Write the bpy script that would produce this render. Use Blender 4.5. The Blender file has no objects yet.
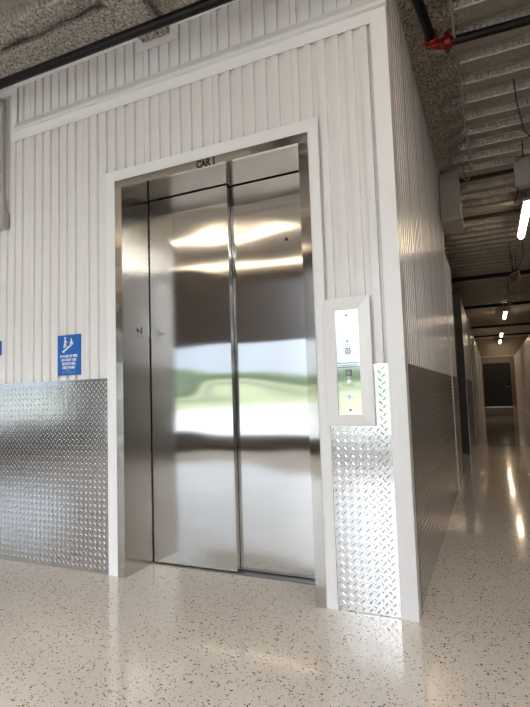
import bpy, bmesh, math, random
from mathutils import Vector, Matrix, noise

random.seed(7)
SC = bpy.context.scene
COL = SC.collection
PI = math.pi

# ------------------------------------------------------------------ materials
def mat(name):
    m = bpy.data.materials.new(name); m.use_nodes = True
    nt = m.node_tree
    return m, nt, nt.nodes['Principled BSDF']

def setp(b, **kw):
    for k, v in kw.items():
        k = k.replace('_', ' ')
        if k in b.inputs:
            b.inputs[k].default_value = v

def simple(name, col, rough=.5, metal=0., **kw):
    m, nt, b = mat(name)
    setp(b, Base_Color=(*col, 1), Roughness=rough, Metallic=metal, **kw)
    return m

def coords(nt, scale=(1, 1, 1)):
    tc = nt.nodes.new('ShaderNodeTexCoord'); mp = nt.nodes.new('ShaderNodeMapping')
    mp.inputs['Scale'].default_value = scale
    nt.links.new(tc.outputs['Object'], mp.inputs['Vector'])
    return mp.outputs['Vector']

def tex_noise(nt, vec, scale, detail=2., rough=.5):
    n = nt.nodes.new('ShaderNodeTexNoise')
    n.inputs['Scale'].default_value = scale; n.inputs['Detail'].default_value = detail
    n.inputs['Roughness'].default_value = rough
    nt.links.new(vec, n.inputs['Vector'])
    return n

def bump(nt, b, h, strength, dist, prev=None):
    n = nt.nodes.new('ShaderNodeBump')
    n.inputs['Strength'].default_value = strength; n.inputs['Distance'].default_value = dist
    nt.links.new(h, n.inputs['Height'])
    if prev: nt.links.new(prev, n.inputs['Normal'])
    nt.links.new(n.outputs['Normal'], b.inputs['Normal'])
    return n.outputs['Normal']

def ramp(nt, fac, stops):
    r = nt.nodes.new('ShaderNodeValToRGB'); e = r.color_ramp.elements
    while len(e) < len(stops): e.new(.5)
    for i, (p, c) in enumerate(stops):
        e[i].position = p; e[i].color = (*c, 1) if len(c) == 3 else c
    nt.links.new(fac, r.inputs['Fac'])
    return r.outputs['Color']

M = {}
# white liner panel
m, nt, b = mat('white_panel_paint'); M['panel'] = m
setp(b, Base_Color=(.80, .78, .772, 1), Roughness=.2)
n = tex_noise(nt, coords(nt), 3.0, 2); bump(nt, b, n.outputs['Fac'], .15, .01)
M['trim'] = simple('white_trim_paint', (.845, .838, .84), .28)
# brushed stainless steel
def steel(name, col, rough, aniso, wav, tangent=(1, 0, 0), wscale=(1.1, 1.1, 2.4)):
    m, nt, b = mat(name)
    setp(b, Base_Color=(*col, 1), Metallic=1., Roughness=rough, Anisotropic=aniso)
    cx = nt.nodes.new('ShaderNodeCombineXYZ')
    for i in range(3): cx.inputs[i].default_value = tangent[i]
    nt.links.new(cx.outputs[0], b.inputs['Tangent'])
    n1 = tex_noise(nt, coords(nt, wscale), 1.0, 1.)
    p = bump(nt, b, n1.outputs['Fac'], 1.0, wav)
    return m
M['steel'] = steel('brushed_stainless_steel', (.56, .54, .51), .10, .95, .006)
M['jamb_steel'] = steel('brushed_stainless_jamb', (.60, .58, .54), .22, .7, .006, (0, 1, 0))
M['door_steel'] = steel('brushed_stainless_door', (.70, .69, .675), .10, 1.0, .0075)
# diamond tread plate
m, nt, b = mat('diamond_plate_aluminium'); M['plate'] = m
setp(b, Base_Color=(.70, .70, .70, 1), Metallic=1., Roughness=.17)
n = tex_noise(nt, coords(nt), 9.0, 2); bump(nt, b, n.outputs['Fac'], .25, .004)
M['mirror'] = simple('polished_steel', (.72, .73, .72), .06, 1.)
M['black'] = simple('black_paint', (.012, .012, .012), .4)
M['ink'] = simple('black_lettering', (.01, .01, .01), .5)
M['engrave'] = simple('grey_engraving', (.12, .12, .12), .5)
M['pipe'] = simple('black_pipe_enamel', (.006, .004, .005), .3, Specular_IOR_Level=.25)
m, nt, b = mat('red_coupling_enamel'); M['red'] = m
setp(b, Base_Color=(.24, .012, .012, 1), Roughness=.22)
M['blue'] = simple('blue_sign_plastic', (.012, .13, .46), .4)
M['sign_white'] = simple('white_sign_print', (.85, .86, .87), .45)
M['galv'] = simple('galvanised_conduit', (.46, .44, .42), .42, .35)
M['box'] = simple('beige_box_paint', (.50, .46, .41), .5)
M['pale'] = simple('pale_box_paint', (.62, .58, .54), .5)
M['dark_steel'] = simple('dark_painted_steel', (.035, .03, .027), .5)
M['tan_pipe'] = simple('pale_insulated_pipe', (.50, .45, .38), .6)
M['cable'] = simple('dark_cable', (.03, .027, .025), .6)
M['door_dark'] = simple('dark_door_paint', (.004, .004, .005), .5)
M['end_wall'] = simple('brown_grey_wall_paint', (.22, .19, .16), .7)
M['lobby_wall'] = simple('lobby_wall_paint', (.07, .046, .028), .7)
M['handle'] = simple('brushed_handle', (.6, .6, .6), .3, 1.)
M['frame_al'] = simple('bronze_window_frame', (.06, .055, .05), .4, .3)
M['bench'] = simple('dark_bench_fabric', (.02, .022, .026), .8)
M['sill'] = simple('sill_metal', (.25, .24, .23), .4, 1.)
M['housing'] = simple('white_housing', (.75, .73, .70), .4)
M['red_print'] = simple('red_sign_letter', (.75, .02, .06), .5)

def emit(name, col, s):
    m, nt, b = mat(name)
    setp(b, Base_Color=(*[min(1, c) for c in col], 1), Emission_Color=(*col, 1), Emission_Strength=s, Roughness=.5)
    return m
M['tube'] = emit('lit_tube_lens', (1.0, .77, .52), 14.)
M['fill_tube'] = emit('added_fill_strip_lens', (1.0, .985, .96), 11.5)  # lens glow of the added fill strips
M['lobby_tube'] = emit('lit_lobby_strip_lens', (1.0, .80, .57), 4.2)

# window glass
m = bpy.data.materials.new('clear_window_glass'); m.use_nodes = True; nt = m.node_tree; nt.nodes.clear()
o = nt.nodes.new('ShaderNodeOutputMaterial'); t = nt.nodes.new('ShaderNodeBsdfTransparent')
g = nt.nodes.new('ShaderNodeBsdfGlossy'); g.inputs['Roughness'].default_value = .02
t.inputs['Color'].default_value = (.96, .96, .96, 1)
mx = nt.nodes.new('ShaderNodeMixShader'); mx.inputs[0].default_value = .06
nt.links.new(t.outputs[0], mx.inputs[1]); nt.links.new(g.outputs[0], mx.inputs[2]); nt.links.new(mx.outputs[0], o.inputs[0])
M['glass'] = m

# epoxy flake floor
m, nt, b = mat('epoxy_flake_floor'); M['floor'] = m
vec = coords(nt)
warp = tex_noise(nt, vec, 90., 1.)
vm = nt.nodes.new('ShaderNodeVectorMath'); vm.operation = 'MULTIPLY_ADD'
vm.inputs[1].default_value = (.012, .012, 0)
nt.links.new(warp.outputs['Color'], vm.inputs[0]); nt.links.new(vec, vm.inputs[2])
def flakes(scale, radius, density):
    v = nt.nodes.new('ShaderNodeTexVoronoi'); v.inputs['Scale'].default_value = scale; v.voronoi_dimensions = '2D'
    v.distance = 'MANHATTAN'
    nt.links.new(vm.outputs[0], v.inputs['Vector'])
    sp = nt.nodes.new('ShaderNodeSeparateColor'); nt.links.new(v.outputs['Color'], sp.inputs[0])
    a = nt.nodes.new('ShaderNodeMath'); a.operation = 'LESS_THAN'; a.inputs[1].default_value = density
    nt.links.new(sp.outputs[0], a.inputs[0])
    r = nt.nodes.new('ShaderNodeMath'); r.operation = 'MULTIPLY_ADD'; r.inputs[1].default_value = radius * .8; r.inputs[2].default_value = radius * .5
    nt.links.new(sp.outputs[1], r.inputs[0])
    d = nt.nodes.new('ShaderNodeMath'); d.operation = 'LESS_THAN'
    nt.links.new(v.outputs['Distance'], d.inputs[0]); nt.links.new(r.outputs[0], d.inputs[1])
    mu = nt.nodes.new('ShaderNodeMath'); mu.operation = 'MULTIPLY'
    nt.links.new(a.outputs[0], mu.inputs[0]); nt.links.new(d.outputs[0], mu.inputs[1])
    return mu.outputs[0], sp.outputs[2]
big = tex_noise(nt, vec, .8, 3.)
col = ramp(nt, big.outputs['Fac'], [(.3, (.78, .71, .63)), (.7, (.83, .765, .69))])
for sc, rad, den, pal in ((82, .42, .15, [(0, (.03, .027, .025)), (.35, (.09, .075, .06)), (.7, (.20, .165, .13)), (1, (.33, .29, .25))]),
                          (150, .40, .20, [(0, (.10, .08, .07)), (.5, (.27, .22, .175)), (1, (.80, .76, .70))])):
    msk, rnd = flakes(sc, rad, den)
    fc = ramp(nt, rnd, pal)
    mix = nt.nodes.new('ShaderNodeMix'); mix.data_type = 'RGBA'
    nt.links.new(msk, mix.inputs[0]); nt.links.new(col, mix.inputs[6]); nt.links.new(fc, mix.inputs[7])
    col = mix.outputs[2]
nt.links.new(col, b.inputs['Base Color'])
setp(b, Roughness=.12, IOR=1.5, Coat_Weight=.6, Coat_Roughness=.05, Coat_IOR=1.5)
n = tex_noise(nt, coords(nt), 14., 2.); bump(nt, b, n.outputs['Fac'], .06, .006)

# galvanised deck
m, nt, b = mat('galvanised_deck'); M['deck'] = m
vec = coords(nt)
n = tex_noise(nt, vec, 30., 3.)
c = ramp(nt, n.outputs['Fac'], [(.3, (.42, .385, .335)), (.7, (.57, .525, .47))])
nt.links.new(c, b.inputs['Base Color']); setp(b, Metallic=.55, Roughness=.42)
# sprayed fireproofing
m, nt, b = mat('sprayed_fireproofing'); M['fire'] = m
vec = coords(nt)
n = tex_noise(nt, vec, 55., 5., .7)
c = ramp(nt, n.outputs['Fac'], [(.36, (.16, .13, .10)), (.5, (.56, .50, .42)), (.62, (.84, .78, .70))])
nt.links.new(c, b.inputs['Base Color']); setp(b, Roughness=1.)
n2 = tex_noise(nt, vec, 80., 4., .7); bump(nt, b, n2.outputs['Fac'], 1.0, .03)
# outside
m, nt, b = mat('lawn'); M['lawn'] = m
n = tex_noise(nt, coords(nt), 2., 4.); c = ramp(nt, n.outputs['Fac'], [(.3, (.26, .31, .15)), (.7, (.36, .40, .21))])
nt.links.new(c, b.inputs['Base Color']); setp(b, Roughness=.9)
m, nt, b = mat('shrub_leaves'); M['leaf'] = m
n = tex_noise(nt, coords(nt), 3., 4.); c = ramp(nt, n.outputs['Fac'], [(.3, (.14, .20, .10)), (.7, (.26, .33, .18))])
nt.links.new(c, b.inputs['Base Color']); setp(b, Roughness=.9)
M['walk'] = simple('concrete_pavement', (.5, .5, .5), .85)
M['road'] = simple('asphalt', (.06, .06, .062), .9)

# ------------------------------------------------------------------ mesh helpers
class MB:
    def __init__(s): s.v = []; s.f = []; s.smooth = []
    def add(s, vs, fs, smooth=False):
        o = len(s.v); s.v += [tuple(p) for p in vs]
        s.f += [tuple(i + o for i in f) for f in fs]; s.smooth += [smooth] * len(fs)
        return s
    def box(s, x0, x1, y0, y1, z0, z1):
        vs = [(x, y, z) for x in (x0, x1) for y in (y0, y1) for z in (z0, z1)]
        return s.add(vs, [(0, 1, 3, 2), (4, 6, 7, 5), (0, 4, 5, 1), (2, 3, 7, 6), (0, 2, 6, 4), (1, 5, 7, 3)])
    def bevbox(s, x0, x1, y0, y1, z0, z1, r=.004, seg=2):
        bm = bmesh.new(); bmesh.ops.create_cube(bm, size=1)
        for v in bm.verts:
            v.co = Vector(((x0 + x1) / 2 + v.co.x * (x1 - x0), (y0 + y1) / 2 + v.co.y * (y1 - y0), (z0 + z1) / 2 + v.co.z * (z1 - z0)))
        bmesh.ops.bevel(bm, geom=bm.edges[:], offset=r, segments=seg, affect='EDGES', profile=.5)
        bm.verts.index_update()
        s.add([v.co.copy() for v in bm.verts], [[v.index for v in f.verts] for f in bm.faces]); bm.free()
        return s
    def prism(s, pts, fn0, fn1):
        n = len(pts)
        s.add([fn0(p) for p in pts] + [fn1(p) for p in pts],
              [(i, (i + 1) % n, n + (i + 1) % n, n + i) for i in range(n)] + [tuple(range(n))[::-1], tuple(range(n, 2 * n))])
        return s
    def tube(s, path, r, n=12, caps=True, rads=None):
        path = [Vector(p) for p in path]; rings = []
        T = [(path[min(i + 1, len(path) - 1)] - path[max(i - 1, 0)]).normalized() for i in range(len(path))]
        up = Vector((0, 0, 1)) if abs(T[0].z) < .9 else Vector((1, 0, 0))
        a = T[0].cross(up).normalized()
        vs = []
        for i, p in enumerate(path):
            a = (a - T[i] * a.dot(T[i])).normalized(); b = T[i].cross(a)
            rr = rads[i] if rads else r
            vs += [p + (a * math.cos(2 * PI * k / n) + b * math.sin(2 * PI * k / n)) * rr for k in range(n)]
        fs = []
        for i in range(len(path) - 1):
            for k in range(n):
                fs.append((i * n + k, i * n + (k + 1) % n, (i + 1) * n + (k + 1) % n, (i + 1) * n + k))
        s.add(vs, fs, True)
        if caps:
            o = len(path) - 1
            s.add(vs[:n], [tuple(range(n))[::-1]]); s.add(vs[o * n:], [tuple(range(n))])
        return s
    def build(s, name, material, parent=None, kind=None, smooth=None, origin=None):
        me = bpy.data.meshes.new(name)
        o = Vector(origin) if origin is not None else None
        base = Vector((0, 0, 0))
        if o is not None and parent is None: base = o
        me.from_pydata([tuple(Vector(p) - base) for p in s.v] if base.length else s.v, [], s.f)
        me.polygons.foreach_set('use_smooth', s.smooth if smooth is None else [smooth] * len(s.f))
        me.update()
        bm = bmesh.new(); bm.from_mesh(me)
        bmesh.ops.recalc_face_normals(bm, faces=bm.faces); bm.to_mesh(me); bm.free()
        me.materials.append(material)
        ob = bpy.data.objects.new(name, me); COL.objects.link(ob); ob.location = base
        if parent is not None:
            ob.parent = parent; ob.matrix_parent_inverse = Matrix.Identity(4)
            # vertices were given in world space: shift to the parent's frame
            off = world_loc(parent)
            if off.length:
                me.transform(Matrix.Translation(-off))
        if kind: ob['kind'] = kind
        return ob

def world_loc(o):
    l = Vector((0, 0, 0))
    while o is not None:
        l += o.location; o = o.parent
    return l

def tag(o, label, cat, group=None):
    o['label'] = label; o['category'] = cat
    if group: o['group'] = group
    return o

def thing(name, loc, label, cat, group=None):
    o = bpy.data.objects.new(name, None); COL.objects.link(o); o.location = loc
    o.empty_display_size = .1
    return tag(o, label, cat, group)

def copy_tree(o, parent=None):
    c = o.copy(); COL.objects.link(c)
    if parent: c.parent = parent
    for ch in list(o.children): copy_tree(ch, c)
    return c

def text_mesh(s, size, bold=0., sx=1., extrude=.0006, align='CENTER'):
    """vertices/faces of a line of lettering in the local XY plane, built from the default font"""
    cu = bpy.data.curves.new('lettering', 'FONT'); cu.body = s; cu.size = size
    cu.align_x = align; cu.align_y = 'CENTER'; cu.extrude = extrude; cu.offset = bold; cu.resolution_u = 4
    ob = bpy.data.objects.new('lettering', cu); COL.objects.link(ob)
    dg = bpy.context.evaluated_depsgraph_get()
    me = bpy.data.meshes.new_from_object(ob.evaluated_get(dg))
    vs = [(v.co.x * sx, v.co.y, v.co.z) for v in me.vertices]; fs = [tuple(p.vertices) for p in me.polygons]
    bpy.data.objects.remove(ob); bpy.data.curves.remove(cu); bpy.data.meshes.remove(me)
    return vs, fs

def disc(mb, c, r, d, axis='y', n=20):
    """short cylinder, c = centre of front face, d = signed depth along axis"""
    pts = [(math.cos(2 * PI * k / n) * r, math.sin(2 * PI * k / n) * r) for k in range(n)]
    if axis == 'y':
        f0 = lambda p: (c[0] + p[0], c[1], c[2] + p[1]); f1 = lambda p: (c[0] + p[0], c[1] + d, c[2] + p[1])
    else:
        f0 = lambda p: (c[0], c[1] + p[0], c[2] + p[1]); f1 = lambda p: (c[0] + d, c[1] + p[0], c[2] + p[1])
    mb.prism(pts, f0, f1); return mb

# ------------------------------------------------------------------ dimensions
XTL, XFL, XFR, XTR = -1.852, -1.7736, -.4455, -.388
XIL, XIR = XFL + .055, XFR - .055
ZH, ZF, ZT = 2.4487, 2.498, 2.572
DEP = .27
ZC = 3.60           # underside of the deck
ZPAN = 3.43
RX = 1.56           # corridor right wall
WEST, EAST, SOUTH, NORTH = -12.4, 6.0, -5.5, 26.4

front = lambda s, z, d: (s, -d, z)
side = lambda s, z, d: (d, s, z)

def corrug(mb, aff, s0, s1, z0, z1, sdir=1, d0=-.003, dep=.022, pitch=.078, width=.508, ph=0.):
    """ribbed liner panel: raised flats and recessed flats, a seam every `width`"""
    pts = [(s0, None)]
    w = math.floor((s0 - ph) / width) * width + ph
    prof = []
    while w < s1 + width:
        x = w
        prof += [(x, 0), (x + .004, -.006), (x + .008, 0), (x + .040, 0)]   # seam notch, wide flat
        x += .040
        for k in range(6):
            prof += [(x + .003, -1), (x + .038, -1), (x + .041, 0), (x + .078, 0)]
            x += .078
        w += width
    def depth(a):
        for i in range(len(prof) - 1):
            if prof[i][0] <= a <= prof[i + 1][0] and prof[i + 1][0] > prof[i][0]:
                t = (a - prof[i][0]) / (prof[i + 1][0] - prof[i][0])
                da = prof[i][1]; db = prof[i + 1][1]
                return da + (db - da) * t
        return 0
    ss = [s0] + [p[0] for p in prof if s0 + 1e-4 < p[0] < s1 - 1e-4] + [s1]
    ss = sorted(set(ss))
    vs = []
    for a in ss:
        k = depth(a); d = d0 + (k * dep if k <= -.01 else k)
        vs += [aff(a, z0, d), aff(a, z1, d)]
    mb.add(vs, [(2 * i, 2 * i + 2, 2 * i + 3, 2 * i + 1) for i in range(len(ss) - 1)])
    return mb

def dbox(mb, aff, s0, s1, z0, z1, d0, d1):
    a, b = aff(s0, z0, d0), aff(s1, z1, d1)
    mb.box(min(a[0], b[0]), max(a[0], b[0]), min(a[1], b[1]), max(a[1], b[1]), a[2], b[2]); return mb

def screws(mb, aff, pts, d, r=.0045):
    for s, z in pts:
        n = 8; ring = [aff(s + r * math.cos(2 * PI * k / n), z + r * math.sin(2 * PI * k / n), d) for k in range(n)]
        top = [aff(s + r * .6 * math.cos(2 * PI * k / n), z + r * .6 * math.sin(2 * PI * k / n), d + .0025) for k in range(n)]
        mb.add(ring + top, [(k, (k + 1) % n, n + (k + 1) % n, n + k) for k in range(n)] + [tuple(range(n, 2 * n))])

# ------------------------------------------------------------------ floor
mb = MB(); mb.add([(WEST, SOUTH, 0), (EAST, SOUTH, 0), (EAST, NORTH, 0), (WEST, NORTH, 0)], [(0, 1, 2, 3)])
mb.build('floor', M['floor'], kind='structure')
# saw-cut joints across the corridor floor
mb = MB()
for y in (4.35, 6.0): mb.box(0, RX, y - .006, y + .006, .0002, .0012)
mb.build('trim_1', simple('floor_joint_sealant', (.33, .29, .24), .4), kind='structure')

# ------------------------------------------------------------------ walls: front
mb = MB()
ZTOP = ZC + .10
mb.box(WEST, XIL - .02, .02, .14, 0, ZTOP); mb.box(XIR + .02, -.0, .02, .14, 0, ZTOP)
mb.box(XIL - .02, XIR + .02, .02, .14, ZF - .01, ZTOP)
PH = -.53
corrug(mb, front, WEST, XTL + .01, 1.20, ZT, ph=PH)
corrug(mb, front, WEST, -3.9, 0, 1.20, ph=PH)
corrug(mb, front, WEST, -2.69, 3.04, ZPAN, ph=PH)
corrug(mb, front, WEST, -.02, ZT, 3.04, ph=PH)
corrug(mb, front, XTR - .01, -.02, 0, ZT, ph=PH)
corrug(mb, front, -2.71, -.0, 3.1, ZPAN + .03, d0=-.004, ph=PH)
mb.build('wall_front', M['panel'], kind='structure')

# trims round the elevator frame, corner, cap flashing
mb = MB()
dbox(mb, front, XTL, XFL + .002, 0, ZT, -.002, .004); screws(mb, front, [(-1.81, z) for z in (.35, .9, 1.45, 2.0)], .004)
mb.build('trim_2', M['trim'], kind='structure')
mb = MB()
dbox(mb, front, XFR - .002, XTR, 0, ZT, -.002, .004); screws(mb, front, [(-.417, z) for z in (.3, .85, 1.75, 2.2)], .004)
mb.build('trim_3', M['trim'], kind='structure')
mb = MB()
mb.prism([(XTL, ZT), (XTR, ZT), (XFR, ZF - .002), (XFL, ZF - .002)], lambda p: (p[0], -.0045, p[1]), lambda p: (p[0], .0, p[1]))
screws(mb, front, [(x, ZT - .03) for x in (-1.5, -1.1, -.75)], .0045)
mb.build('trim_4', M['trim'], kind='structure')
mb = MB()  # outside corner angle
mb.prism([(-.079, -.004), (.004, -.004), (.004, .085), (.0, .085), (.0, .0), (-.079, .0)], lambda p: (p[0], p[1], 0), lambda p: (p[0], p[1], 3.07))
screws(mb, front, [(-.04, z) for z in (.05, .75, 1.45, 1.95, 2.5, 2.95)], .004)
mb.prism([(-.03, -.002), (.004, -.002), (.004, .05), (.0, .05), (.0, .0), (-.03, .0)], lambda p: (p[0], p[1], 3.07), lambda p: (p[0], p[1], ZPAN))
mb.build('trim_5', M['trim'], kind='structure')
mb = MB()  # flat strip over the lower panels and the sloping drip flashing above it
dbox(mb, front, -2.69, -.0795, 3.004, 3.075, -.002, .003)
mb.prism([(-.0005, 3.145), (-.0305, 3.088), (-.0305, 3.068), (-.004, 3.072), (.01, 3.075), (.01, 3.145)], lambda p: (-2.70, p[0], p[1]), lambda p: (.012, p[0], p[1]))
screws(mb, front, [(x, 3.04) for x in (-2.4, -1.95, -1.5, -1.0, -.5)], .003)
mb.build('trim_6', M['trim'], kind='structure')
mb = MB()  # strip along the top of the wall, notched round the beam end
for a, b_, z0, z1 in ((-2.72, -1.60, 3.415, 3.475), (-1.27, .0, 3.415, 3.475), (-1.60, -1.54, 3.325, 3.475), (-1.33, -1.27, 3.325, 3.475), (-1.54, -1.33, 3.325, 3.375)):
    dbox(mb, front, a, b_, z0, z1, -.002, .002)
dbox(mb, front, WEST, -2.72, 3.37, 3.43, -.002, .002)
dbox(mb, front, -2.745, -2.69, 3.0, 3.42, -.01, .0035)
mb.build('trim_7', M['trim'], kind='structure')

# ------------------------------------------------------------------ walls: corridor, left side
Y1 = 3.22
mb = MB()
mb.box(-.15, -.02, .14, Y1, 0, ZTOP)
corrug(mb, side, .06, Y1, 1.2, ZPAN + .03, ph=.1)
mb.build('wall_side', M['panel'], kind='structure')
mb = MB()  # white post trim where the tall wall ends
mb.box(-.15, .006, Y1, Y1 + .07, 0, ZTOP - .08)
mb.build('trim_9', M['trim'], kind='structure')
Y2, Y3, ZU = 4.32, 6.45, 2.62
mb = MB()
mb.box(-.15, -.02, Y1 + .07, Y2, 0, ZU)
corrug(mb, side, Y1 + .07, Y2, 1.2, ZU, ph=.1)
mb.build('wall_side_middle', M['panel'], kind='structure')
mb = MB(); mb.box(-.15, .004, Y2, Y2 + .05, 0, ZU + .01); mb.build('trim_10', M['dark_steel'], kind='structure')
mb = MB()
mb.box(-.15, -.02, Y3, NORTH, 0, ZU); mb.box(-3.2, -.15, Y3, Y3 + .1, 0, ZU)
corrug(mb, side, Y3, NORTH, 0.02, ZU, ph=.1)
mb.build('wall_side_far', M['panel'], kind='structure')
mb = MB(); mb.box(-.15, .006, Y3 - .06, Y3, 0, ZU + .02); mb.build('trim_11', M['dark_steel'], kind='structure')
mb = MB()
for y in (9.4, 12.6, 16.0, 20.5): mb.box(-.02, .02, y, y + .12, 0, ZU)
mb.build('trim_12', M['trim'], kind='structure')
# right wall of the corridor, end wall
mb = MB()
mb.box(RX + .02, RX + .15, .6, Y2, 0, ZU); mb.box(RX + .02, RX + .15, Y3, NORTH, 0, ZU)
rs = lambda s, z, d: (RX - d, s, z)
corrug(mb, rs, .6, Y2, 0, ZU, ph=.1); corrug(mb, rs, Y3, NORTH, 0, ZU, ph=.1)
mb.build('wall_right', M['panel'], kind='structure')
mb = MB()
for y in (.54, Y2, Y3 - .06, 10.2, 14.6, 19.5): mb.box(RX - .012, RX + .15, y, y + .06, 0, ZU + .01)
mb.build('trim_13', M['trim'], kind='structure')
mb = MB(); mb.box(WEST, EAST, NORTH, NORTH + .15, 0, ZTOP); mb.build('wall_end', M['end_wall'], kind='structure')
mb = MB()  # pale head strip high on the end wall
mb.box(-.1, RX + .4, NORTH - .05, NORTH, 2.62, 2.68)
mb.build('trim_14', M['tan_pipe'], kind='structure')
# end door
mb = MB(); DX0, DX1 = -.0 + .05, 1.36
mb.bevbox(DX0, DX1, NORTH - .06, NORTH - .012, .03, 2.3, .004)
d1 = mb.build('door_1', M['door_dark'], kind='structure')
mb = MB(); mb.box(DX0 - .07, DX0, NORTH - .07, NORTH, 0, 2.37); mb.box(DX1, DX1 + .07, NORTH - .07, NORTH, 0, 2.37); mb.box(DX0, DX1, NORTH - .07, NORTH, 2.3, 2.37)
mb.build('door_frame', M['end_wall'], d1)
mb = MB(); mb.tube([(DX1 - .1, NORTH - .06, 1.05), (DX1 - .1, NORTH - .11, 1.05), (DX1 - .26, NORTH - .11, 1.05)], .012, 8)
mb.build('door_handle', M['handle'], d1)
mb = MB(); mb.box(DX0, DX1, NORTH - .09, NORTH - .02, .0, .028); mb.build('threshold', M['handle'], d1)

# ------------------------------------------------------------------ outer shell of the building
mb = MB()
mb.box(WEST - .15, WEST, SOUTH, NORTH, 0, ZTOP); mb.build('wall_left', M['lobby_wall'], kind='structure')
mb = MB(); mb.box(EAST, EAST + .15, SOUTH, NORTH, 0, ZTOP); mb.build('wall_east', M['lobby_wall'], kind='structure')
# lobby partition on the right of the camera
mb = MB(); mb.box(3.0, 3.12, SOUTH, .6, 0, ZTOP); mb.box(RX, 3.12, .6, .72, 0, ZTOP - .2)
mb.build('wall_lobby_right', M['lobby_wall'], kind='structure')

def wall_with_window(num, y, x0, x1, wx0, wx1, wz0, wz1, wname, nm):
    mb = MB()
    mb.box(x0, wx0, y - .15, y, 0, ZTOP); mb.box(wx1, x1, y - .15, y, 0, ZTOP)
    mb.box(wx0, wx1, y - .15, y, wz1, ZTOP)
    if wz0 > .01: mb.box(wx0, wx1, y - .15, y, 0, wz0)
    if wname: mb.build(wname, M['lobby_wall'], kind='structure')
    win = bpy.data.objects.new('window_%d' % num, None); COL.objects.link(win); win.location = ((wx0 + wx1) / 2, y, wz0); win['kind'] = 'structure'
    fr = MB(); t = .05
    fr.box(wx0, wx1, y - .1, y - .03, wz0, wz0 + t); fr.box(wx0, wx1, y - .1, y - .03, wz1 - t, wz1)
    for k in range(nm + 1):
        xx = wx0 + (wx1 - wx0 - t) * k / nm; fr.box(xx, xx + t, y - .1, y - .03, wz0 + t, wz1 - t)
    fr.build('window_frame', M['frame_al'], win)
    gl = MB(); gl.add([(wx0 + t, y - .065, wz0 + t), (wx1 - t, y - .065, wz0 + t), (wx1 - t, y - .065, wz1 - t), (wx0 + t, y - .065, wz1 - t)], [(0, 1, 2, 3)])
    gl.build('window_glass', M['glass'], win)
WINS = ((1, -7.2, -2.05, -6.5, -2.11, 2.08, 'wall_back', 4), (2, WEST - .15, -7.2, -10.8, -7.9, 2.08, 'wall_back_left', 2), (3, -2.05, EAST + .15, -1.99, 1.0, 3.2, 'wall_back_right', 2))  # third opening is unseen, added and enlarged to let in more daylight
for num, x0, x1, wx0, wx1, wz1, nm, nmul in WINS:
    wall_with_window(num, SOUTH, x0, x1, wx0, wx1, .24, wz1, nm, nmul)

# ------------------------------------------------------------------ ceiling: metal deck with embossed webs
P = .305; YB = 1.50        # a camera-facing web goes from YB (top) to YB+.03 (bottom)
def deck_prof(y):
    t = ((y - YB) / P) % 1.0 * P
    if t < .03: return .075 * (1 - t / .03)
    if t < .16: return 0.
    if t < .19: return .075 * (t - .16) / .03
    return .075
mb = MB()
k0 = int(math.floor((SOUTH - YB) / P)); k1 = int(math.ceil((NORTH - YB) / P))
NX0, NX1, NK0, NK1 = -3.4, 2.2, -7, 22
for k in range(k0, k1):
    y = YB + k * P
    ys = [(y, ZC + .075), (y + .03, ZC), (y + .16, ZC), (y + .19, ZC + .075), (y + P, ZC + .075)]
    near = NK0 <= k <= NK1
    for i in range(4):
        (ya, za), (yb, zb) = ys[i], ys[i + 1]
        segs = [(WEST, EAST)] if not (near and i in (0, 2)) else [(WEST, NX0), (NX1, EAST)]
        for a, b_ in segs:
            mb.add([(a, ya, za), (b_, ya, za), (b_, yb, zb), (a, yb, zb)], [(0, 1, 2, 3)])
        if near and i in (0, 2):       # web with pressed-in lugs
            n = int((NX1 - NX0) / .042); vs = []
            prof = [(0, 0), (.25, 0), (.35, 1), (.75, 1), (.85, 0), (1, 0)]
            xs = []
            for q in range(n):
                for off, dd in ((0, 0), (.008, 1), (.026, 1), (.034, 0)): xs.append((NX0 + q * (NX1 - NX0) / n + off, dd))
            xs.append((NX1, 0))
            sgn = 1 if i == 0 else -1
            for x, dd in xs:
                for t, e in prof:
                    vs.append((x, ya + (yb - ya) * t - sgn * .007 * dd * e, za + (zb - za) * t - .004 * dd * e))
            m_ = len(prof)
            mb.add(vs, [(a * m_ + c_, (a + 1) * m_ + c_, (a + 1) * m_ + c_ + 1, a * m_ + c_ + 1) for a in range(len(xs) - 1) for c_ in range(m_ - 1)])
mb.box(WEST, EAST, SOUTH, NORTH, ZC + .09, ZC + .2)
mb.build('ceiling', M['deck'], kind='structure', smooth=False)

def nz(x, y, z, f): return noise.noise(Vector((x * f, y * f, z * f)))
def lump(p, amp):
    x, y, z = p
    return amp * (nz(x, y, z, 9) * .9 + nz(x, y, z, 24) * .7 + nz(x, y, z, 60) * .5)

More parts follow.
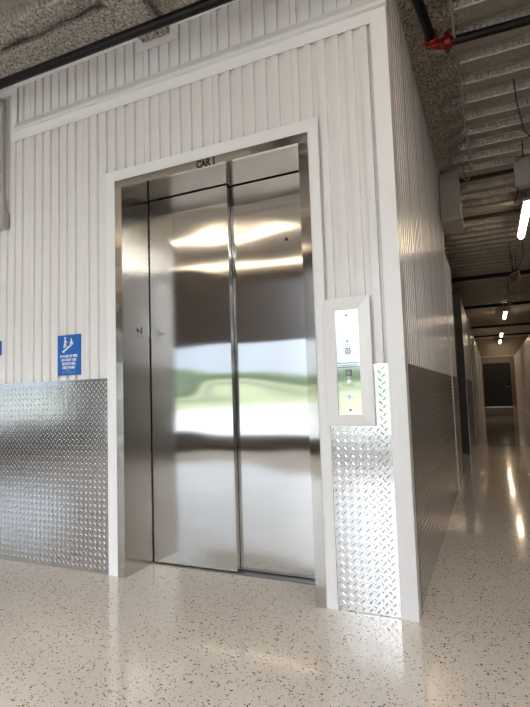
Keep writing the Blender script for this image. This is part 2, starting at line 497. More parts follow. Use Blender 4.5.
def ibeam(name, axis, a0, a1, c0, c1, zb, zt, step=.02, amp=.016):
    """fireproofed I-beam; axis 'x' or 'y', running a0..a1, flange spanning c0..c1"""
    cm = (c0 + c1) / 2
    prof = [(c0, zb + .03), (c0, zb), (c1, zb), (c1, zb + .03), (cm + .025, zb + .035), (cm + .025, zt), (cm - .025, zt), (cm - .025, zb + .035)]
    pts = []
    for i in range(len(prof)):
        A, B = prof[i], prof[(i + 1) % len(prof)]
        L = math.hypot(B[0] - A[0], B[1] - A[1]); n = max(1, int(L / .018))
        nx, nzv = -(B[1] - A[1]) / L, (B[0] - A[0]) / L
        for q in range(n): pts.append((A[0] + (B[0] - A[0]) * q / n, A[1] + (B[1] - A[1]) * q / n, nx, nzv))
    ns = int((a1 - a0) / step) + 1; vs = []
    for s in range(ns):
        a = a0 + (a1 - a0) * s / (ns - 1)
        for c, z, nx, nzv in pts:
            q = (a, c, z) if axis == 'x' else (c, a, z)
            l = lump(q, amp)
            c2, z2 = c - nx * l, z - nzv * l
            vs.append((a, c2, z2) if axis == 'x' else (c2, a, z2))
    n = len(pts)
    mb = MB(); mb.add(vs, [(i * n + k, i * n + (k + 1) % n, (i + 1) * n + (k + 1) % n, (i + 1) * n + k) for i in range(ns - 1) for k in range(n)], True)
    mb.add(vs[:n], [tuple(range(n))]); mb.add(vs[-n:], [tuple(range(n))])
    return mb.build(name, M['fire'], kind='structure')

ibeam('ceiling_beam', 'x', -12.3, -.02, -.235, -.025, 3.465, ZC + .05)
ibeam('ceiling_beam', 'y', -5.45, .06, -1.54, -1.33, 3.385, ZC + .05)
ibeam('ceiling_beam', 'y', -5.45, 3.05, -.10, .13, 3.465, ZC + .05)

def overspray(name, x0, x1, y0, y1, fn, step=.02):
    nx, ny = int((x1 - x0) / step) + 1, int((y1 - y0) / step) + 1; vs = []; keep = []
    for i in range(nx):
        for j in range(ny):
            x, y = x0 + (x1 - x0) * i / (nx - 1), y0 + (y1 - y0) * j / (ny - 1)
            base = ZC + deck_prof(y)
            t = fn(x, y) + .5 * nz(x, y, 0, 3.2) * .05 + nz(x, y, 1, 11) * .02 + nz(x, y, 2, 33) * .012
            sm = ZC + .6 * deck_prof(y)
            z = (sm if t > .02 else base) - t
            vs.append((x, y, z)); keep.append(t > -.004)
    fs = []
    for i in range(nx - 1):
        for j in range(ny - 1):
            q = (i * ny + j, (i + 1) * ny + j, (i + 1) * ny + j + 1, i * ny + j + 1)
            if any(keep[k] for k in q): fs.append(q)
    mb = MB(); mb.add(vs, fs, True)
    return mb.build(name, M['fire'], kind='structure')
overspray('fireproofing', -7.0, .0, -1.0, -.10, lambda x, y: .030 - .22 * max(0, -.22 - y) * (1.6 if x < -1.9 else .55))
overspray('fireproofing', .0, .75, -5.4, 3.1, lambda x, y: .075 - .30 * max(0, x - .08) + (.04 if y < .6 else 0))

# ------------------------------------------------------------------ diamond plate
def plate(name, aff, s0, s1, z0, z1, d, holes=(), pitch=.019):
    mb = MB(); dbox(mb, aff, s0, s1, z0, z1, -.012, d)
    L, W, h = .0140, .0034, .0011
    c = math.cos(PI / 4)
    vs, fs = [], []
    i = 0; s = s0 + pitch * .8
    while s < s1 - pitch * .6:
        j = 0; z = z0 + pitch * .8
        while z < z1 - pitch * .6:
            if (i + j) % 2 == 0 and not any(a < s < b_ and e < z < f_ for a, b_, e, f_ in holes):
                sg = 1 if i % 2 == 0 else -1
                o = len(vs)
                for u, w, k in ((-L, 0, 0), (-L * .45, -W, 0), (L * .45, -W, 0), (L, 0, 0), (L * .45, W, 0), (-L * .45, W, 0), (-L * .5, 0, h), (L * .5, 0, h)):
                    vs.append(aff(s + c * (u - sg * w), z + c * (sg * u + w), d + k))
                fs += [(o, o + 1, o + 6), (o + 1, o + 2, o + 7, o + 6), (o + 2, o + 3, o + 7), (o + 3, o + 4, o + 7), (o + 4, o + 5, o + 6, o + 7), (o + 5, o, o + 6)]
            j += 1; z += pitch
        i += 1; s += pitch
    mb.add(vs, fs)
    return mb.build(name, M['plate'], origin=aff((s0 + s1) / 2, z0, d))
GP = None
tag(plate('diamond_plate', front, -3.9, XTL - .001, .003, 1.22, .0), 'wide silver diamond plate panel on lower wall left of elevator', 'diamond plate')
o = plate('diamond_plate', front, XTR + .001, -.0795, .003, 1.22, -.0005, [(-.40, -.14, .90, 1.3)])
tag(o, 'narrow bright diamond plate panel below the elevator call panel', 'diamond plate')
tag(plate('diamond_plate', side, .086, Y1 - .001, .003, 1.218, .0), 'long brownish diamond plate panel on corridor wall around the corner', 'diamond plate')
tag(plate('diamond_plate', side, Y1 + .072, Y2 - .001, .003, 1.218, .0), 'short dark diamond plate panel past the first white post in corridor', 'diamond plate')
tag(plate('diamond_plate', side, Y3 + .002, 9.39, .003, 1.218, .009), 'farthest diamond plate panel on left corridor wall beyond the side opening', 'diamond plate')

# ------------------------------------------------------------------ elevator
ev = thing('elevator', ((XIL + XIR) / 2, DEP / 2, 0), 'stainless steel elevator with closed two-panel sliding doors in white wall', 'elevator')
mb = MB()   # left jamb: face + return, L-section
mb.prism([(XFL, -.012), (XIL, -.012), (XIL, DEP - .01), (XIL - .018, DEP - .01), (XIL - .018, .008), (XFL, .008)], lambda p: (p[0], p[1], 0), lambda p: (p[0], p[1], ZF))
jl = mb.build('side_jamb', M['jamb_steel'], ev)
mb = MB()
mb.prism([(XFR, -.012), (XIR, -.012), (XIR, DEP + .03), (XIR + .018, DEP + .03), (XIR + .018, .008), (XFR, .008)], lambda p: (p[0], p[1], 0), lambda p: (p[0], p[1], ZF))
mb.build('side_jamb', M['steel'], ev)
mb = MB()
mb.prism([(-.013, ZF), (-.013, ZH), (.008, ZH), (.008, ZF)], lambda p: (XFL + .0005, p[0], p[1]), lambda p: (XFR - .0005, p[0], p[1]))
hd = mb.build('header', steel('brushed_stainless_header', (.50, .475, .44), .09, .6, .004, (1, 0, 0)), ev)
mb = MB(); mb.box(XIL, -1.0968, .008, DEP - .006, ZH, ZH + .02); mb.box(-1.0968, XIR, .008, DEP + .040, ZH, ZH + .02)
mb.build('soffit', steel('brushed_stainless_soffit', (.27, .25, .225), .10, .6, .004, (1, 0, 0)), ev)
vs, fs = text_mesh('CAR 1', .064, .0032, .76)
mb = MB(); mb.add([(-1.083 + x, -.0135 - z, 2.467 + y) for x, y, z in vs], fs); mb.build('lettering', M['ink'], hd)
XD = -1.0968
mb = MB(); mb.bevbox(XIL + .002, XD, DEP, DEP + .04, .012, ZH - .006, .002, 1)
o = mb.build('door_panel', M['door_steel'], ev); o['label'] = 'left door panel, sliding in front of the other'
mb = MB(); mb.bevbox(XD - .04, XIR - .002, DEP + .046, DEP + .086, .012, ZH - .006, .002, 1)
o = mb.build('door_panel', M['door_steel'], ev); o['label'] = 'right door panel, set behind the other'
mb = MB(); disc(mb, (-.715, DEP + .0445, 2.035), .011, .004); mb.build('keyhole', M['black'], o)
mb = MB(); mb.box(XIL, XIR, DEP - .012, DEP + .10, .0005, .009); mb.build('sill', M['sill'], ev)
mb = MB(); mb.box(XIL, XIR, DEP + .1, DEP + .12, 0, ZF); mb.build('dark_gap_backing', M['black'], ev)  # black sheet added so the gap above the doors reads dark
# floor-number plate on the left jamb
mb = MB(); px = XIL + .0025
mb.box(XIL, px, .108, .194, 1.475, 1.572)
jp = mb.build('jamb_plate', M['jamb_steel'], jl)
mb = MB()
st = [(math.sin(2 * PI * k / 10) * (.018 if k % 2 == 0 else .0075), math.cos(2 * PI * k / 10) * (.018 if k % 2 == 0 else .0075)) for k in range(10)]
mb.prism(st, lambda p: (px + .0012, .133 + p[0], 1.533 + p[1]), lambda p: (px, .133 + p[0], 1.533 + p[1]))
vs, fs = text_mesh('1', .058, .003)
mb.add([(px + .0012 + z, .172 + x, 1.532 + y) for x, y, z in vs], fs)
for k in range(2):
    for a in range(8):
        if (a * 3 + k) % 4: disc(mb, (px + .0012, .122 + a * .008, 1.494 - k * .008), .0022, -.001, 'x', 8)
mb.build('star_and_number', M['ink'], jp)

# ------------------------------------------------------------------ call panel
cp = thing('call_panel', (-.273, -.004, .91), 'tall steel elevator call panel in white mitred frame beside the doors', 'call panel')
oX0, oX1, oZ0, oZ1 = -.392, -.153, .912, 1.566
iX0, iX1, iZ0, iZ1 = -.335, -.213, .968, 1.503
mb = MB()
pf = .028
O = [(oX0, oZ0), (oX1, oZ0), (oX1, oZ1), (oX0, oZ1)]; I = [(iX0, iZ0), (iX1, iZ0), (iX1, iZ1), (iX0, iZ1)]
for k in range(4):
    a, b_, c_, d_ = O[k], O[(k + 1) % 4], I[(k + 1) % 4], I[k]
    g = .0006
    vs = [(p[0], -.003, p[1]) for p in (a, b_, c_, d_)] + [(p[0], y, p[1]) for p, y in ((a, -.020), (b_, -.020), (c_, -pf), (d_, -pf))]
    mb.add(vs, [(0, 1, 2, 3), (4, 5, 6, 7), (0, 1, 5, 4), (1, 2, 6, 5), (2, 3, 7, 6), (3, 0, 4, 7)])
screws(mb, front, [(-.36, .94), (-.185, .94), (-.365, 1.53), (-.18, 1.53), (-.18, 1.33)], .022, .003)
mb.build('frame', M['trim'], cp)
mb = MB(); mb.box(iX0, iX1, -.0205, -.004, iZ0, iZ1); fp = mb.build('faceplate', M['mirror'], cp)
yf = -.0205; xc = -.274
for z in (1.474, .992):
    mb = MB(); disc(mb, (xc, yf - .0015, z), .006, .002, 'y', 12); mb.build('screw', M['engrave'], fp)
mb = MB(); disc(mb, (xc, yf - .004, 1.289), .0135, .004); kb = mb.build('key_switch', M['handle'], cp)
mb = MB(); mb.box(xc - .002, xc + .002, yf - .0048, yf - .004, 1.281, 1.297)
for a in range(24):
    t0 = 2 * PI * a / 24; disc(mb, (xc + .0135 * math.cos(t0), yf - .0045, 1.289 + .0135 * math.sin(t0)), .0022, .004, 'y', 6)
mb.build('key_slot', M['engrave'], kb)
mb = MB()  # engraved instruction lines and indicator dots
for x, r in ((-.022, .003), (0, .0055), (.022, .003)): disc(mb, (xc + x, yf - .0006, 1.341), r, .0006, 'y', 10)
def engr(z, w, h=.0035):
    x = xc - w / 2
    while x < xc + w / 2:
        l = random.uniform(.004, .010); mb.box(x, min(x + l, xc + w / 2), yf - .0005, yf, z, z + h); x += l + .003
engr(1.323, .06); engr(1.312, .09); engr(1.303, .05)
engr(1.228, .11, .005); engr(1.217, .09, .004); engr(1.207, .11, .005)
mb.build('engraved_text', M['engrave'], fp)
mb = MB(); mb.bevbox(xc - .0155, xc + .0155, yf - .004, yf, 1.164, 1.196, .002, 1); bt = mb.build('fire_pictogram_button', M['engrave'], cp)
mb = MB(); mb.box(xc - .010, xc + .010, yf - .0048, yf - .004, 1.169, 1.191); mb.build('button_face', simple('button_grey', (.35, .36, .35), .4), bt)
mb = MB()
disc(mb, (xc, yf - .004, 1.135), .011, .004); mb.tube([(xc - .004, yf - .003, 1.160), (xc + .004, yf - .003, 1.152)], .003, 6)
mb.build('phone_jack', M['handle'], cp)
mb = MB()
engr(1.121, .075, .003); engr(1.112, .06, .003)
mb.build('engraved_text', M['engrave'], fp)
mb = MB(); disc(mb, (xc, yf - .005, 1.060), .017, .005); cb = mb.build('call_button', M['handle'], cp)
mb = MB(); mb.prism([(-.005, -.004), (.005, -.004), (0, .006)], lambda p: (xc + p[0], yf - .0056, 1.060 + p[1]), lambda p: (xc + p[0], yf - .005, 1.060 + p[1]))
mb.build('up_arrow', M['ink'], cb)

# ------------------------------------------------------------------ blue signs
sx0, sx1, sz0, sz1 = -2.280, -2.077, 1.254, 1.525
sg = thing('fire_sign', ((sx0 + sx1) / 2, -.002, sz0), 'blue sign saying in case of fire use stairs, above diamond plate', 'sign')
mb = MB(); mb.bevbox(sx0, sx1, -.006, .0035, sz0, sz1, .0015, 1); mb.build('sign_board', M['blue'], sg)
scx = (sx0 + sx1) / 2; ys = -.0065
mb = MB()
for i, t_ in enumerate(('IN CASE OF FIRE', 'DO NOT USE', 'ELEVATORS', 'USE STAIRS')):
    vs, fs = text_mesh(t_, .0245, .0007, .92 if i else .86)
    mb.add([(scx + x, ys - z, 1.381 - i * .0255 + y) for x, y, z in vs], fs)
mb.build('sign_text', M['sign_white'], sg)
mb = MB()
dq = lambda pts: mb.prism(pts, lambda p: (scx + p[0], ys - .0006, 1.408 + p[1]), lambda p: (scx + p[0], ys + .0005, 1.408 + p[1]))
# stair flight
n = 6
for k in range(n): 
    x = -.056 + k * .0155; z = k * .0095
    dq([(x, z), (x + .0185, z), (x + .0185, z + .0165), (x, z + .0085)])
# walking figure
disc(mb, (scx - .031, ys - .0006, 1.408 + .096), .0075, .001, 'y', 14)
dq([(-.040, .060), (-.027, .058), (-.024, .086), (-.036, .087)])
dq([(-.040, .062), (-.031, .062), (-.037, .030), (-.045, .030)])
dq([(-.034, .062), (-.026, .060), (-.018, .036), (-.025, .032)])
dq([(-.028, .084), (-.024, .078), (-.010, .066), (-.013, .062), (-.030, .074)])
# flame
dq([(.010, .052), (.020, .046), (.034, .050), (.040, .062), (.034, .074), (.030, .066), (.027, .084), (.021, .097), (.019, .080), (.012, .068)])
mb.build('pictogram', M['sign_white'], sg)
mb = MB()
for k, (w, z) in enumerate(((.04, 1.283), (.11, 1.270))):
    a = -w / 2
    while a < w / 2:
        if random.random() < .75: disc(mb, (scx + a, ys - .0006, z + random.choice((0, .004))), .0016, .001, 'y', 6)
        a += .005
mb.build('braille', M['sign_white'], sg)
mb = MB(); mb.bevbox(-3.03, -2.832, -.006, .0035, 1.428, 1.532, .0015, 1)
tag(mb.build('wall_sign', M['blue'], origin=(-2.93, 0, 1.428)), 'sliver of a small blue sign at the left edge of the photo', 'sign')

# ------------------------------------------------------------------ conduit on the left
cd = thing('electrical_conduit', (-2.82, -.02, 2.35), 'grey metal conduit with pull box on white wall at left edge', 'conduit')
path = [(-3.4, -.03, 3.37), (-2.915, -.03, 3.37)] + [(-2.915 + .115 * math.sin(t), -.03, 3.255 + .115 * math.cos(t)) for t in [PI / 2 * k / 8 for k in range(1, 9)]] + [(-2.80, -.03, 2.475)]
mb = MB(); mb.tube(path, .0175, 12); mb.build('conduit_pipe', M['galv'], cd)
mb = MB(); mb.tube([(-2.80, -.03, 2.56), (-2.80, -.03, 2.475)], .023, 12); mb.build('connector', M['galv'], cd)
mb = MB(); mb.bevbox(-2.90, -2.764, -.058, .004, 2.352, 2.478, .008, 2); pb = mb.build('pull_box', M['galv'], cd)
mb = MB(); disc(mb, (-2.875, -.064, 2.415), .042, .006); mb.build('cover', M['pale'], pb)

# ------------------------------------------------------------------ sprinkler pipes
def coupling(par, c, axis, r=.0365):
    """grooved red pipe coupling: ring with two bolt lugs"""
    mb = MB(); c = Vector(c); ax = Vector(axis).normalized()
    mb.tube([c - ax * .030, c - ax * .024, c - ax * .012, c + ax * .012, c + ax * .024, c + ax * .030], r, 18, rads=[r + .006, r + .014, r + .017, r + .017, r + .014, r + .006])
    o = ax.cross(Vector((0, 0, 1))); o = o.normalized() if o.length > .1 else Vector((1, 0, 0))
    u = ax.cross(o)
    for s in (-1, 1):
        q = c + u * s * (r + .022)
        mb.tube([q - o * .028, q + o * .028], .014, 8); mb.tube([q - o * .040, q + o * .040], .007, 6)
    return mb.build('coupling', M['red'], par)
zp = 3.262
sp = thing('sprinkler_pipe', (-1.6, -.22, zp), 'long black sprinkler pipe running along top of white elevator wall', 'pipe')
mb = MB(); mb.tube([(-12.3, -.22, zp + .16), (2.98, -.22, zp - .055)], .029, 18); mb.build('pipe', M['pipe'], sp)
for x in (-3.3, -.45):
    mb = MB(); mb.tube([(x, -.22, zp + .03), (x, -.22, 3.68)], .006, 6); mb.tube([(x, -.22 + .04 * math.cos(t), zp + .005 + .04 * math.sin(t)) for t in [2 * PI * k / 16 for k in range(17)]], .004, 6, False); mb.build('hanger', M['galv'], sp)
s2 = thing('sprinkler_pipe', (.2, .87, 3.36), 'black sprinkler pipe with red elbow couplings under corridor ceiling deck', 'pipe')
mb = MB(); mb.tube([(-.47, -5.4, 3.36), (.166, .78, 3.36)], .030, 18); mb.build('pipe', M['pipe'], s2)
mb = MB(); mb.tube([(.27, .868, 3.36), (5.9, 1.08, 3.34)], .029, 18); mb.build('pipe', M['pipe'], s2)
mb = MB(); mb.tube([(.166, .78, 3.36), (.170, .815, 3.36), (.180, .842, 3.36), (.199, .858, 3.36), (.225, .865, 3.36), (.27, .868, 3.36)], .032, 16); mb.build('elbow', M['red'], s2)
coupling(s2, (.167, .79, 3.36), (.1, 1, 0), .026); coupling(s2, (.258, .867, 3.36), (1, .03, 0), .026)
mb = MB(); mb.tube([(.9, .89, 3.39), (.9, .89, 3.61)], .006, 6); mb.tube([(.9, .89 + .037 * math.cos(t), 3.357 + .037 * math.sin(t)) for t in [2 * PI * k / 16 for k in range(17)]], .004, 6, False); mb.build('hanger', M['galv'], s2)
# thin conduit along the corridor deck
ct = thing('ceiling_conduit', (.315, 1.2, 3.36), 'thin grey conduit running along corridor ceiling beside the fireproofing', 'conduit')
mb = MB(); mb.tube([(.27, -.8, 3.36), (.302, .492, 3.36), (.327, 2.95, 3.36), (.33, 3.12, 3.36)], .008, 8); mb.build('conduit_pipe', M['galv'], ct)
for y in (.2, 1.85, 2.8):
    x = .285 + y * .014
    mb = MB(); mb.box(x - .006, x + .020, y - .01, y + .01, 3.355, 3.375); mb.tube([(x + .014, y, 3.37), (x + .014, y, 3.62)], .003, 6); mb.build('strap', M['galv'], ct)

# ------------------------------------------------------------------ boxes
bx = thing('metal_box', (.12, 3.2, 2.9), 'beige metal box high on corridor wall end with lipped bottom', 'box')
mb = MB(); mb.bevbox(.004, .20, 3.09, 3.56, 2.90, 3.40, .004, 1); mb.build('box_body', M['box'], bx)
mb = MB(); mb.bevbox(.008, .215, 3.08, 3.57, 2.872, 2.90, .004, 1); mb.bevbox(.2, .215, 3.08, 3.57, 2.90, 2.95, .003, 1); mb.build('bottom_lip', M['pale'], bx)
mb = MB(); mb.tube([(.20, 3.2, 3.37), (.25, 3.2, 3.35), (.29, 3.18, 3.30), (.33, 3.12, 3.36)], .008, 8); mb.build('flexible_lead', M['galv'], bx)
b2 = thing('metal_box', (.95, 3.25, 3.11), 'pale square metal box hung under the deck at right edge', 'box')
mb = MB(); mb.bevbox(.735, 1.2, 3.1, 3.19, 3.12, 3.385, .004, 1); mb.build('box_body', M['pale'], b2)
mb = MB(); mb.bevbox(.80, 1.2, 3.11, 3.19, 3.385, 3.41, .004, 1); mb.build('box_top', M['pale'], b2)
for x in (.83, 1.15):
    mb = MB(); mb.tube([(x, 3.15, 3.41), (x, 3.15, 3.68)], .006, 6); mb.build('hanger', M['cable'], b2)
mb = MB(); mb.tube([(.76, 3.15, 3.12), (.755, 3.2, 3.07), (.735, 3.25, 3.03), (.73, 3.27, 3.0)], .007, 6); mb.build('flexible_lead', M['cable'], b2)
mb = MB(); mb.tube([(.70, 1.9, 3.69), (.72, 2.0, 3.45), (.77, 2.15, 3.25), (.95, 2.4, 3.12), (1.05, 3.095, 3.15)], .006, 6)
tag(mb.build('hanging_cable', M['cable'], origin=(.8, 2.2, 3.2)), 'thin dark cable looping down at right edge above pale box', 'cable')
# strut, pipes and beams crossing the corridor
def crossing(y, z, r, mt, name, label, cat, grp=None, square=False, x0=-3.0, x1=4.5):
    mb = MB()
    if square: mb.box(x0, x1, y - r, y + r, z, z + 2 * r)
    else: mb.tube([(x0, y, z), (x1, y, z)], r, 12)
    return tag(mb.build(name, mt, origin=(.75, y, z)), label, cat, grp)
st = thing('strut_channel', (.75, 3.62, 3.47), 'thin dark strut crossing corridor ceiling at the beige box', 'strut')
mb = MB(); mb.box(.0, 1.5, 3.60, 3.64, 3.47, 3.51); mb.build('strut', M['dark_steel'], st)
for x in (.25, 1.3):
    mb = MB(); mb.tube([(x, 3.62, 3.51), (x, 3.62, 3.68)], .005, 6); mb.build('hanger', M['cable'], st)
crossing(4.66, 3.487, .034, M['tan_pipe'], 'insulated_pipe', 'pale pipe crossing the corridor ceiling beyond the beige box', 'pipe', None, False, .0, 4.5)
crossing(5.03, 3.45, .022, M['dark_steel'], 'steel_beam', 'dark steel beam crossing corridor ceiling right behind pale pipe', 'beam', 'dark beams across the corridor ceiling', True)
for y, lab in ((9.1, 'dark pipe crossing corridor ceiling beside the exit sign'),
               (13.4, 'dark pipe crossing corridor ceiling before the second tube light'),
               (19.0, 'dark pipe crossing corridor ceiling beyond the second tube light'),
               (23.0, 'farthest dark pipe crossing corridor ceiling before end wall')):
    crossing(y, 3.44, .045, M['pipe'], 'ceiling_pipe', lab, 'pipe', 'dark pipes across the corridor ceiling')

# ------------------------------------------------------------------ lights
def tube_light(loc, L, label, along='y', group=None, mtl='tube', z_top=ZC, w=.045):
    t_ = thing('tube_light', loc, label, 'light', group)
    x, y, z = loc
    def bx_(mb, a0, a1, c0, c1, z0, z1, bev=None):
        if along == 'y': A = (x + c0, x + c1, y + a0, y + a1, z + z0, z + z1)
        else: A = (x + a0, x + a1, y + c0, y + c1, z + z0, z + z1)
        mb.bevbox(*A, bev) if bev else mb.box(*A)
    mb = MB(); bx_(mb, -L / 2 - .03, L / 2 + .03, -w - .012, w + .012, .03, .075, .006); mb.build('housing', M['housing'], t_)
    mb = MB()
    pts = [(math.cos(a) * w, -math.sin(a) * .045) for a in [PI * k / 10 for k in range(11)]]
    if along == 'y': mb.prism(pts, lambda p: (x + p[0], y - L / 2, z + .03 + p[1]), lambda p: (x + p[0], y + L / 2, z + .03 + p[1]))
    else: mb.prism(pts, lambda p: (x - L / 2, y + p[0], z + .03 + p[1]), lambda p: (x + L / 2, y + p[0], z + .03 + p[1]))
    mb.build('lens', M[mtl], t_)
    for s in (-1, 1):
        mb = MB()
        a = s * (L / 2 - .3)
        p = (x, y + a) if along == 'y' else (x + a, y)
        mb.tube([(p[0], p[1], z + .075), (p[0], p[1], z_top + .03)], .004, 6); mb.build('hanger', M['cable'], t_)
    return t_
tl = tube_light((.95, 5.25, 3.36), 1.6, 'nearest lit tube light, cut by right edge under corridor ceiling')
for y, lab in ((15.6, 'second lit tube light along the dark corridor ceiling'), (21.6, 'third lit tube light, small, near the corridor end'), (25.3, 'farthest lit tube light above the dark end door')):
    c = copy_tree(tl); c.location.y = y; c['label'] = lab
    if y == 15.6: c.location.z = 3.38
    if y > 21: c.location.z = 3.30

c = copy_tree(tl); c.location = (1.15, -1.2, 3.36); c['label'] = 'added tube light over the lobby corner, brightening the corridor side wall'  # unseen extra tube, added to brighten side wall and floor
for x, y in ((-3.2, -3.1), (-7.0, -3.1), (-3.4, -4.75), (-7.0, -4.75)):
    tube_light((x, y, 3.36), 2.4, 'lit ceiling strip seen only as a glow in the elevator doors', 'x', 'lobby ceiling strips', 'lobby_tube', ZC, .035)
for x, y in ((2.1, -1.9), (2.1, -2.8), (2.1, -3.7)):  # unseen strips added to light the front wall evenly
    tube_light((x, y, 3.36), 1.5, 'added fill strip behind the viewpoint, brightening the front wall', 'x', 'added fill strips', 'fill_tube', ZC, .085)

# exit sign (hung at an angle), emergency light, sensor
ex = thing('exit_sign', (.93, 8.0, 3.02), 'white hanging sign with red EXIT letters near the corridor tube light', 'sign')
R_ = Matrix.Rotation(math.radians(-68), 4, 'Z')
def place(mb, loc):
    mb.v = [tuple((R_ @ Vector(p)) + Vector(loc)) for p in mb.v]; return mb
mb = MB(); mb.bevbox(-.165, .165, -.02, .02, 0, .22, .006); place(mb, ex.location).build('sign_body', M['housing'], ex)
vs, fs = text_mesh('EXIT', .15, .004, .95)
mb = MB(); mb.add([(x, -.0205 - z, .11 + y) for x, y, z in vs], fs); place(mb, ex.location).build('exit_letters', M['red_print'], ex)
mb = MB(); mb.bevbox(-.10, .10, -.03, .03, .22, .25, .004); mb.tube([(-.07, 0, .25), (-.07, 0, .61)], .006, 6); mb.tube([(.07, 0, .25), (.07, 0, .61)], .006, 6); place(mb, ex.location).build('hanger', M['cable'], ex)
em = thing('emergency_light', (.92, 9.8, 3.06), 'two-headed emergency light hanging below and beyond the exit sign', 'light')
mb = MB(); mb.bevbox(.79, 1.05, 9.76, 9.84, 3.06, 3.16, .01); eb = mb.build('lamp_body', M['housing'], em)
for s in (-1, 1):
    x = .92 + s * .13
    mb = MB(); mb.tube([(x, 9.78, 3.05), (x, 9.73, 3.05), (x, 9.67, 3.03)], .04, 12, rads=[.03, .05, .055]); mb.build('lamp_head', M['housing'], em)
for x in (.86, .98):
    mb = MB(); mb.tube([(x, 9.8, 3.16), (x, 9.8, 3.68)], .006, 6); mb.build('hanger', M['cable'], em)
for y, z, lab in ((11.2, 3.06, 'small grey sensor box hanging beneath the emergency light'), (19.6, 3.2, 'tiny grey sensor box hanging between the far tube lights')):
    sb = thing('sensor_box', (.93, y, z), lab, 'sensor')
    mb = MB(); mb.bevbox(.87, .99, y - .04, y + .04, z, z + .11, .008); mb.build('sensor_body', M['galv'], sb)
    mb = MB(); mb.tube([(.93, y, z + .11), (.93, y, 3.62)], .006, 6); mb.build('hanger', M['cable'], sb)
for x0 in (.84, 1.04):
    mb = MB(); mb.tube([(x0, 7.1, 3.69), (x0, 7.3, 3.35), (.93 + (x0 - .94) * .4, 7.95, 3.26)], .006, 6); mb.build('drop_cable', M['cable'], ex)

# ------------------------------------------------------------------ lobby bench (added to darken the reflection in the left plate)
bn = thing('bench', (-8.4, -4.75, 0), 'dark bench added for the shadowy reflection in left diamond plate', 'bench')
mb = MB(); mb.bevbox(-9.3, -7.5, -5.1, -4.4, .38, .52, .03, 3); mb.build('seat', M['bench'], bn)
mb = MB(); mb.bevbox(-9.15, -7.65, -5.0, -4.45, .03, .385, .01); mb.build('plinth', M['bench'], bn)
mb = MB(); mb.bevbox(-9.3, -7.5, -5.2, -5.1, .5, .72, .03, 3); mb.build('backrest', M['bench'], bn)
for x in (-9.2, -7.6):
    for y in (-5.02, -4.48):
        mb = MB(); mb.bevbox(x - .03, x + .03, y - .03, y + .03, 0, .385, .005); mb.build('leg', M['dark_steel'], bn)

# ------------------------------------------------------------------ outside
mb = MB(); mb.add([(-120, -62, -.06), (60, -62, -.06), (60, -104, 3.4), (-120, -104, 3.4)], [(0, 1, 2, 3)])
mb.add([(-7, -20, -.02), (8, -20, -.02), (8, -62, -.02), (-20, -62, -.02)], [(0, 1, 2, 3)])
mb.build('lawn', M['lawn'], kind='structure')
mb = MB(); mb.box(-120, 60, -62, SOUTH - .16, -.10, -.03); mb.build('concrete_pavement', M['walk'], kind='structure')
mb = MB(); mb.prism([(-84, 1.75), (-84, 1.86), (-79, 1.46), (-79, 1.3)], lambda p: (-120, p[0], p[1]), lambda p: (60, p[0], p[1])); mb.build('road', M['road'], kind='structure')
mb = MB(); vs = []; nx, na = 240, 12
for i in range(nx):
    for k in range(na):
        t = PI * k / (na - 1); x = -110 + 150 * i / (nx - 1)
        q = Vector((x, math.cos(t) * 2, math.sin(t) * 2)); r = 1 + .12 * noise.noise(q * .35) + .12 * noise.noise(q * 1.1)
        vs.append((x, -104 - math.cos(t) * 3.4 * r, 3.3 + math.sin(t) * 3.0 * r))
mb.add(vs, [(i * na + k, (i + 1) * na + k, (i + 1) * na + k + 1, i * na + k + 1) for i in range(nx - 1) for k in range(na - 1)], True)
tag(mb.build('hedge', M['leaf'], origin=(-35, -104, 3.3)), 'long green hedge beyond the lawn, seen only as a green reflection', 'hedge')

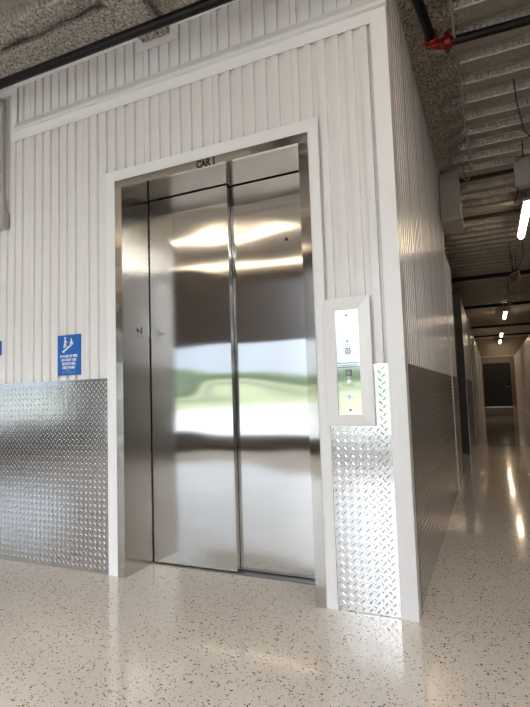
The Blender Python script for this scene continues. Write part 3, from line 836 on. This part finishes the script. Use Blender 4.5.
# ------------------------------------------------------------------ sky
w = bpy.data.worlds.new('World'); SC.world = w; w.use_nodes = True; nt = w.node_tree; nt.nodes.clear()
out = nt.nodes.new('ShaderNodeOutputWorld'); bg = nt.nodes.new('ShaderNodeBackground')
tc = nt.nodes.new('ShaderNodeTexCoord')
sun = Vector((.55, -.65, .53)).normalized()
dt = nt.nodes.new('ShaderNodeVectorMath'); dt.operation = 'DOT_PRODUCT'; dt.inputs[1].default_value = sun
nt.links.new(tc.outputs['Generated'], dt.inputs[0])
c = ramp(nt, dt.outputs['Value'], [(.0, (.66, .81, 1.0)), (.35, (.72, .85, 1.0)), (.7, (.86, .93, 1.0)), (1.0, (.97, .98, 1.0))])
s = nt.nodes.new('ShaderNodeMapRange'); s.interpolation_type = 'SMOOTHSTEP'
s.inputs[1].default_value = .45; s.inputs[2].default_value = 1.0; s.inputs[3].default_value = .85; s.inputs[4].default_value = 7.0
nt.links.new(dt.outputs['Value'], s.inputs[0])
nt.links.new(c, bg.inputs['Color']); nt.links.new(s.outputs[0], bg.inputs['Strength']); nt.links.new(bg.outputs[0], out.inputs[0])
# daylight portals in the window openings (sampling guides for the sky)
for _, _, _, x0, x1, z1, _, _ in WINS:
    nm, y = 'window_daylight', SOUTH - .2
    L = bpy.data.lights.new(nm, 'AREA'); L.shape = 'RECTANGLE'; L.size = x1 - x0; L.size_y = z1; L.cycles.is_portal = True
    o = bpy.data.objects.new('window_daylight', L); COL.objects.link(o); o.location = ((x0 + x1) / 2, y, z1 / 2); o.rotation_euler = (PI / 2, 0, 0)

# ------------------------------------------------------------------ camera
cam = bpy.data.cameras.new('Camera'); co = bpy.data.objects.new('Camera', cam); COL.objects.link(co)
r = Vector((0.91102151, 0.41105763, -0.03273271)); u = Vector((0.06281613, -0.05988855, 0.99622663)); f = Vector((-0.40754625, 0.90964003, 0.0803808))
m = Matrix((r, u, -f)).transposed().to_4x4(); m.translation = Vector((0.37722859, -2.50345986, 1.08784393))
co.matrix_world = m
cam.sensor_fit = 'HORIZONTAL'; cam.sensor_width = 36; cam.lens = 36 * 499.53 / 530; cam.clip_start = .05; cam.clip_end = 300
SC.camera = co
SC.view_settings.view_transform = 'Standard'; SC.view_settings.look = 'None'
SC.view_settings.exposure = 0.97; SC.view_settings.gamma = 1.0
SC.cycles.use_denoising = True
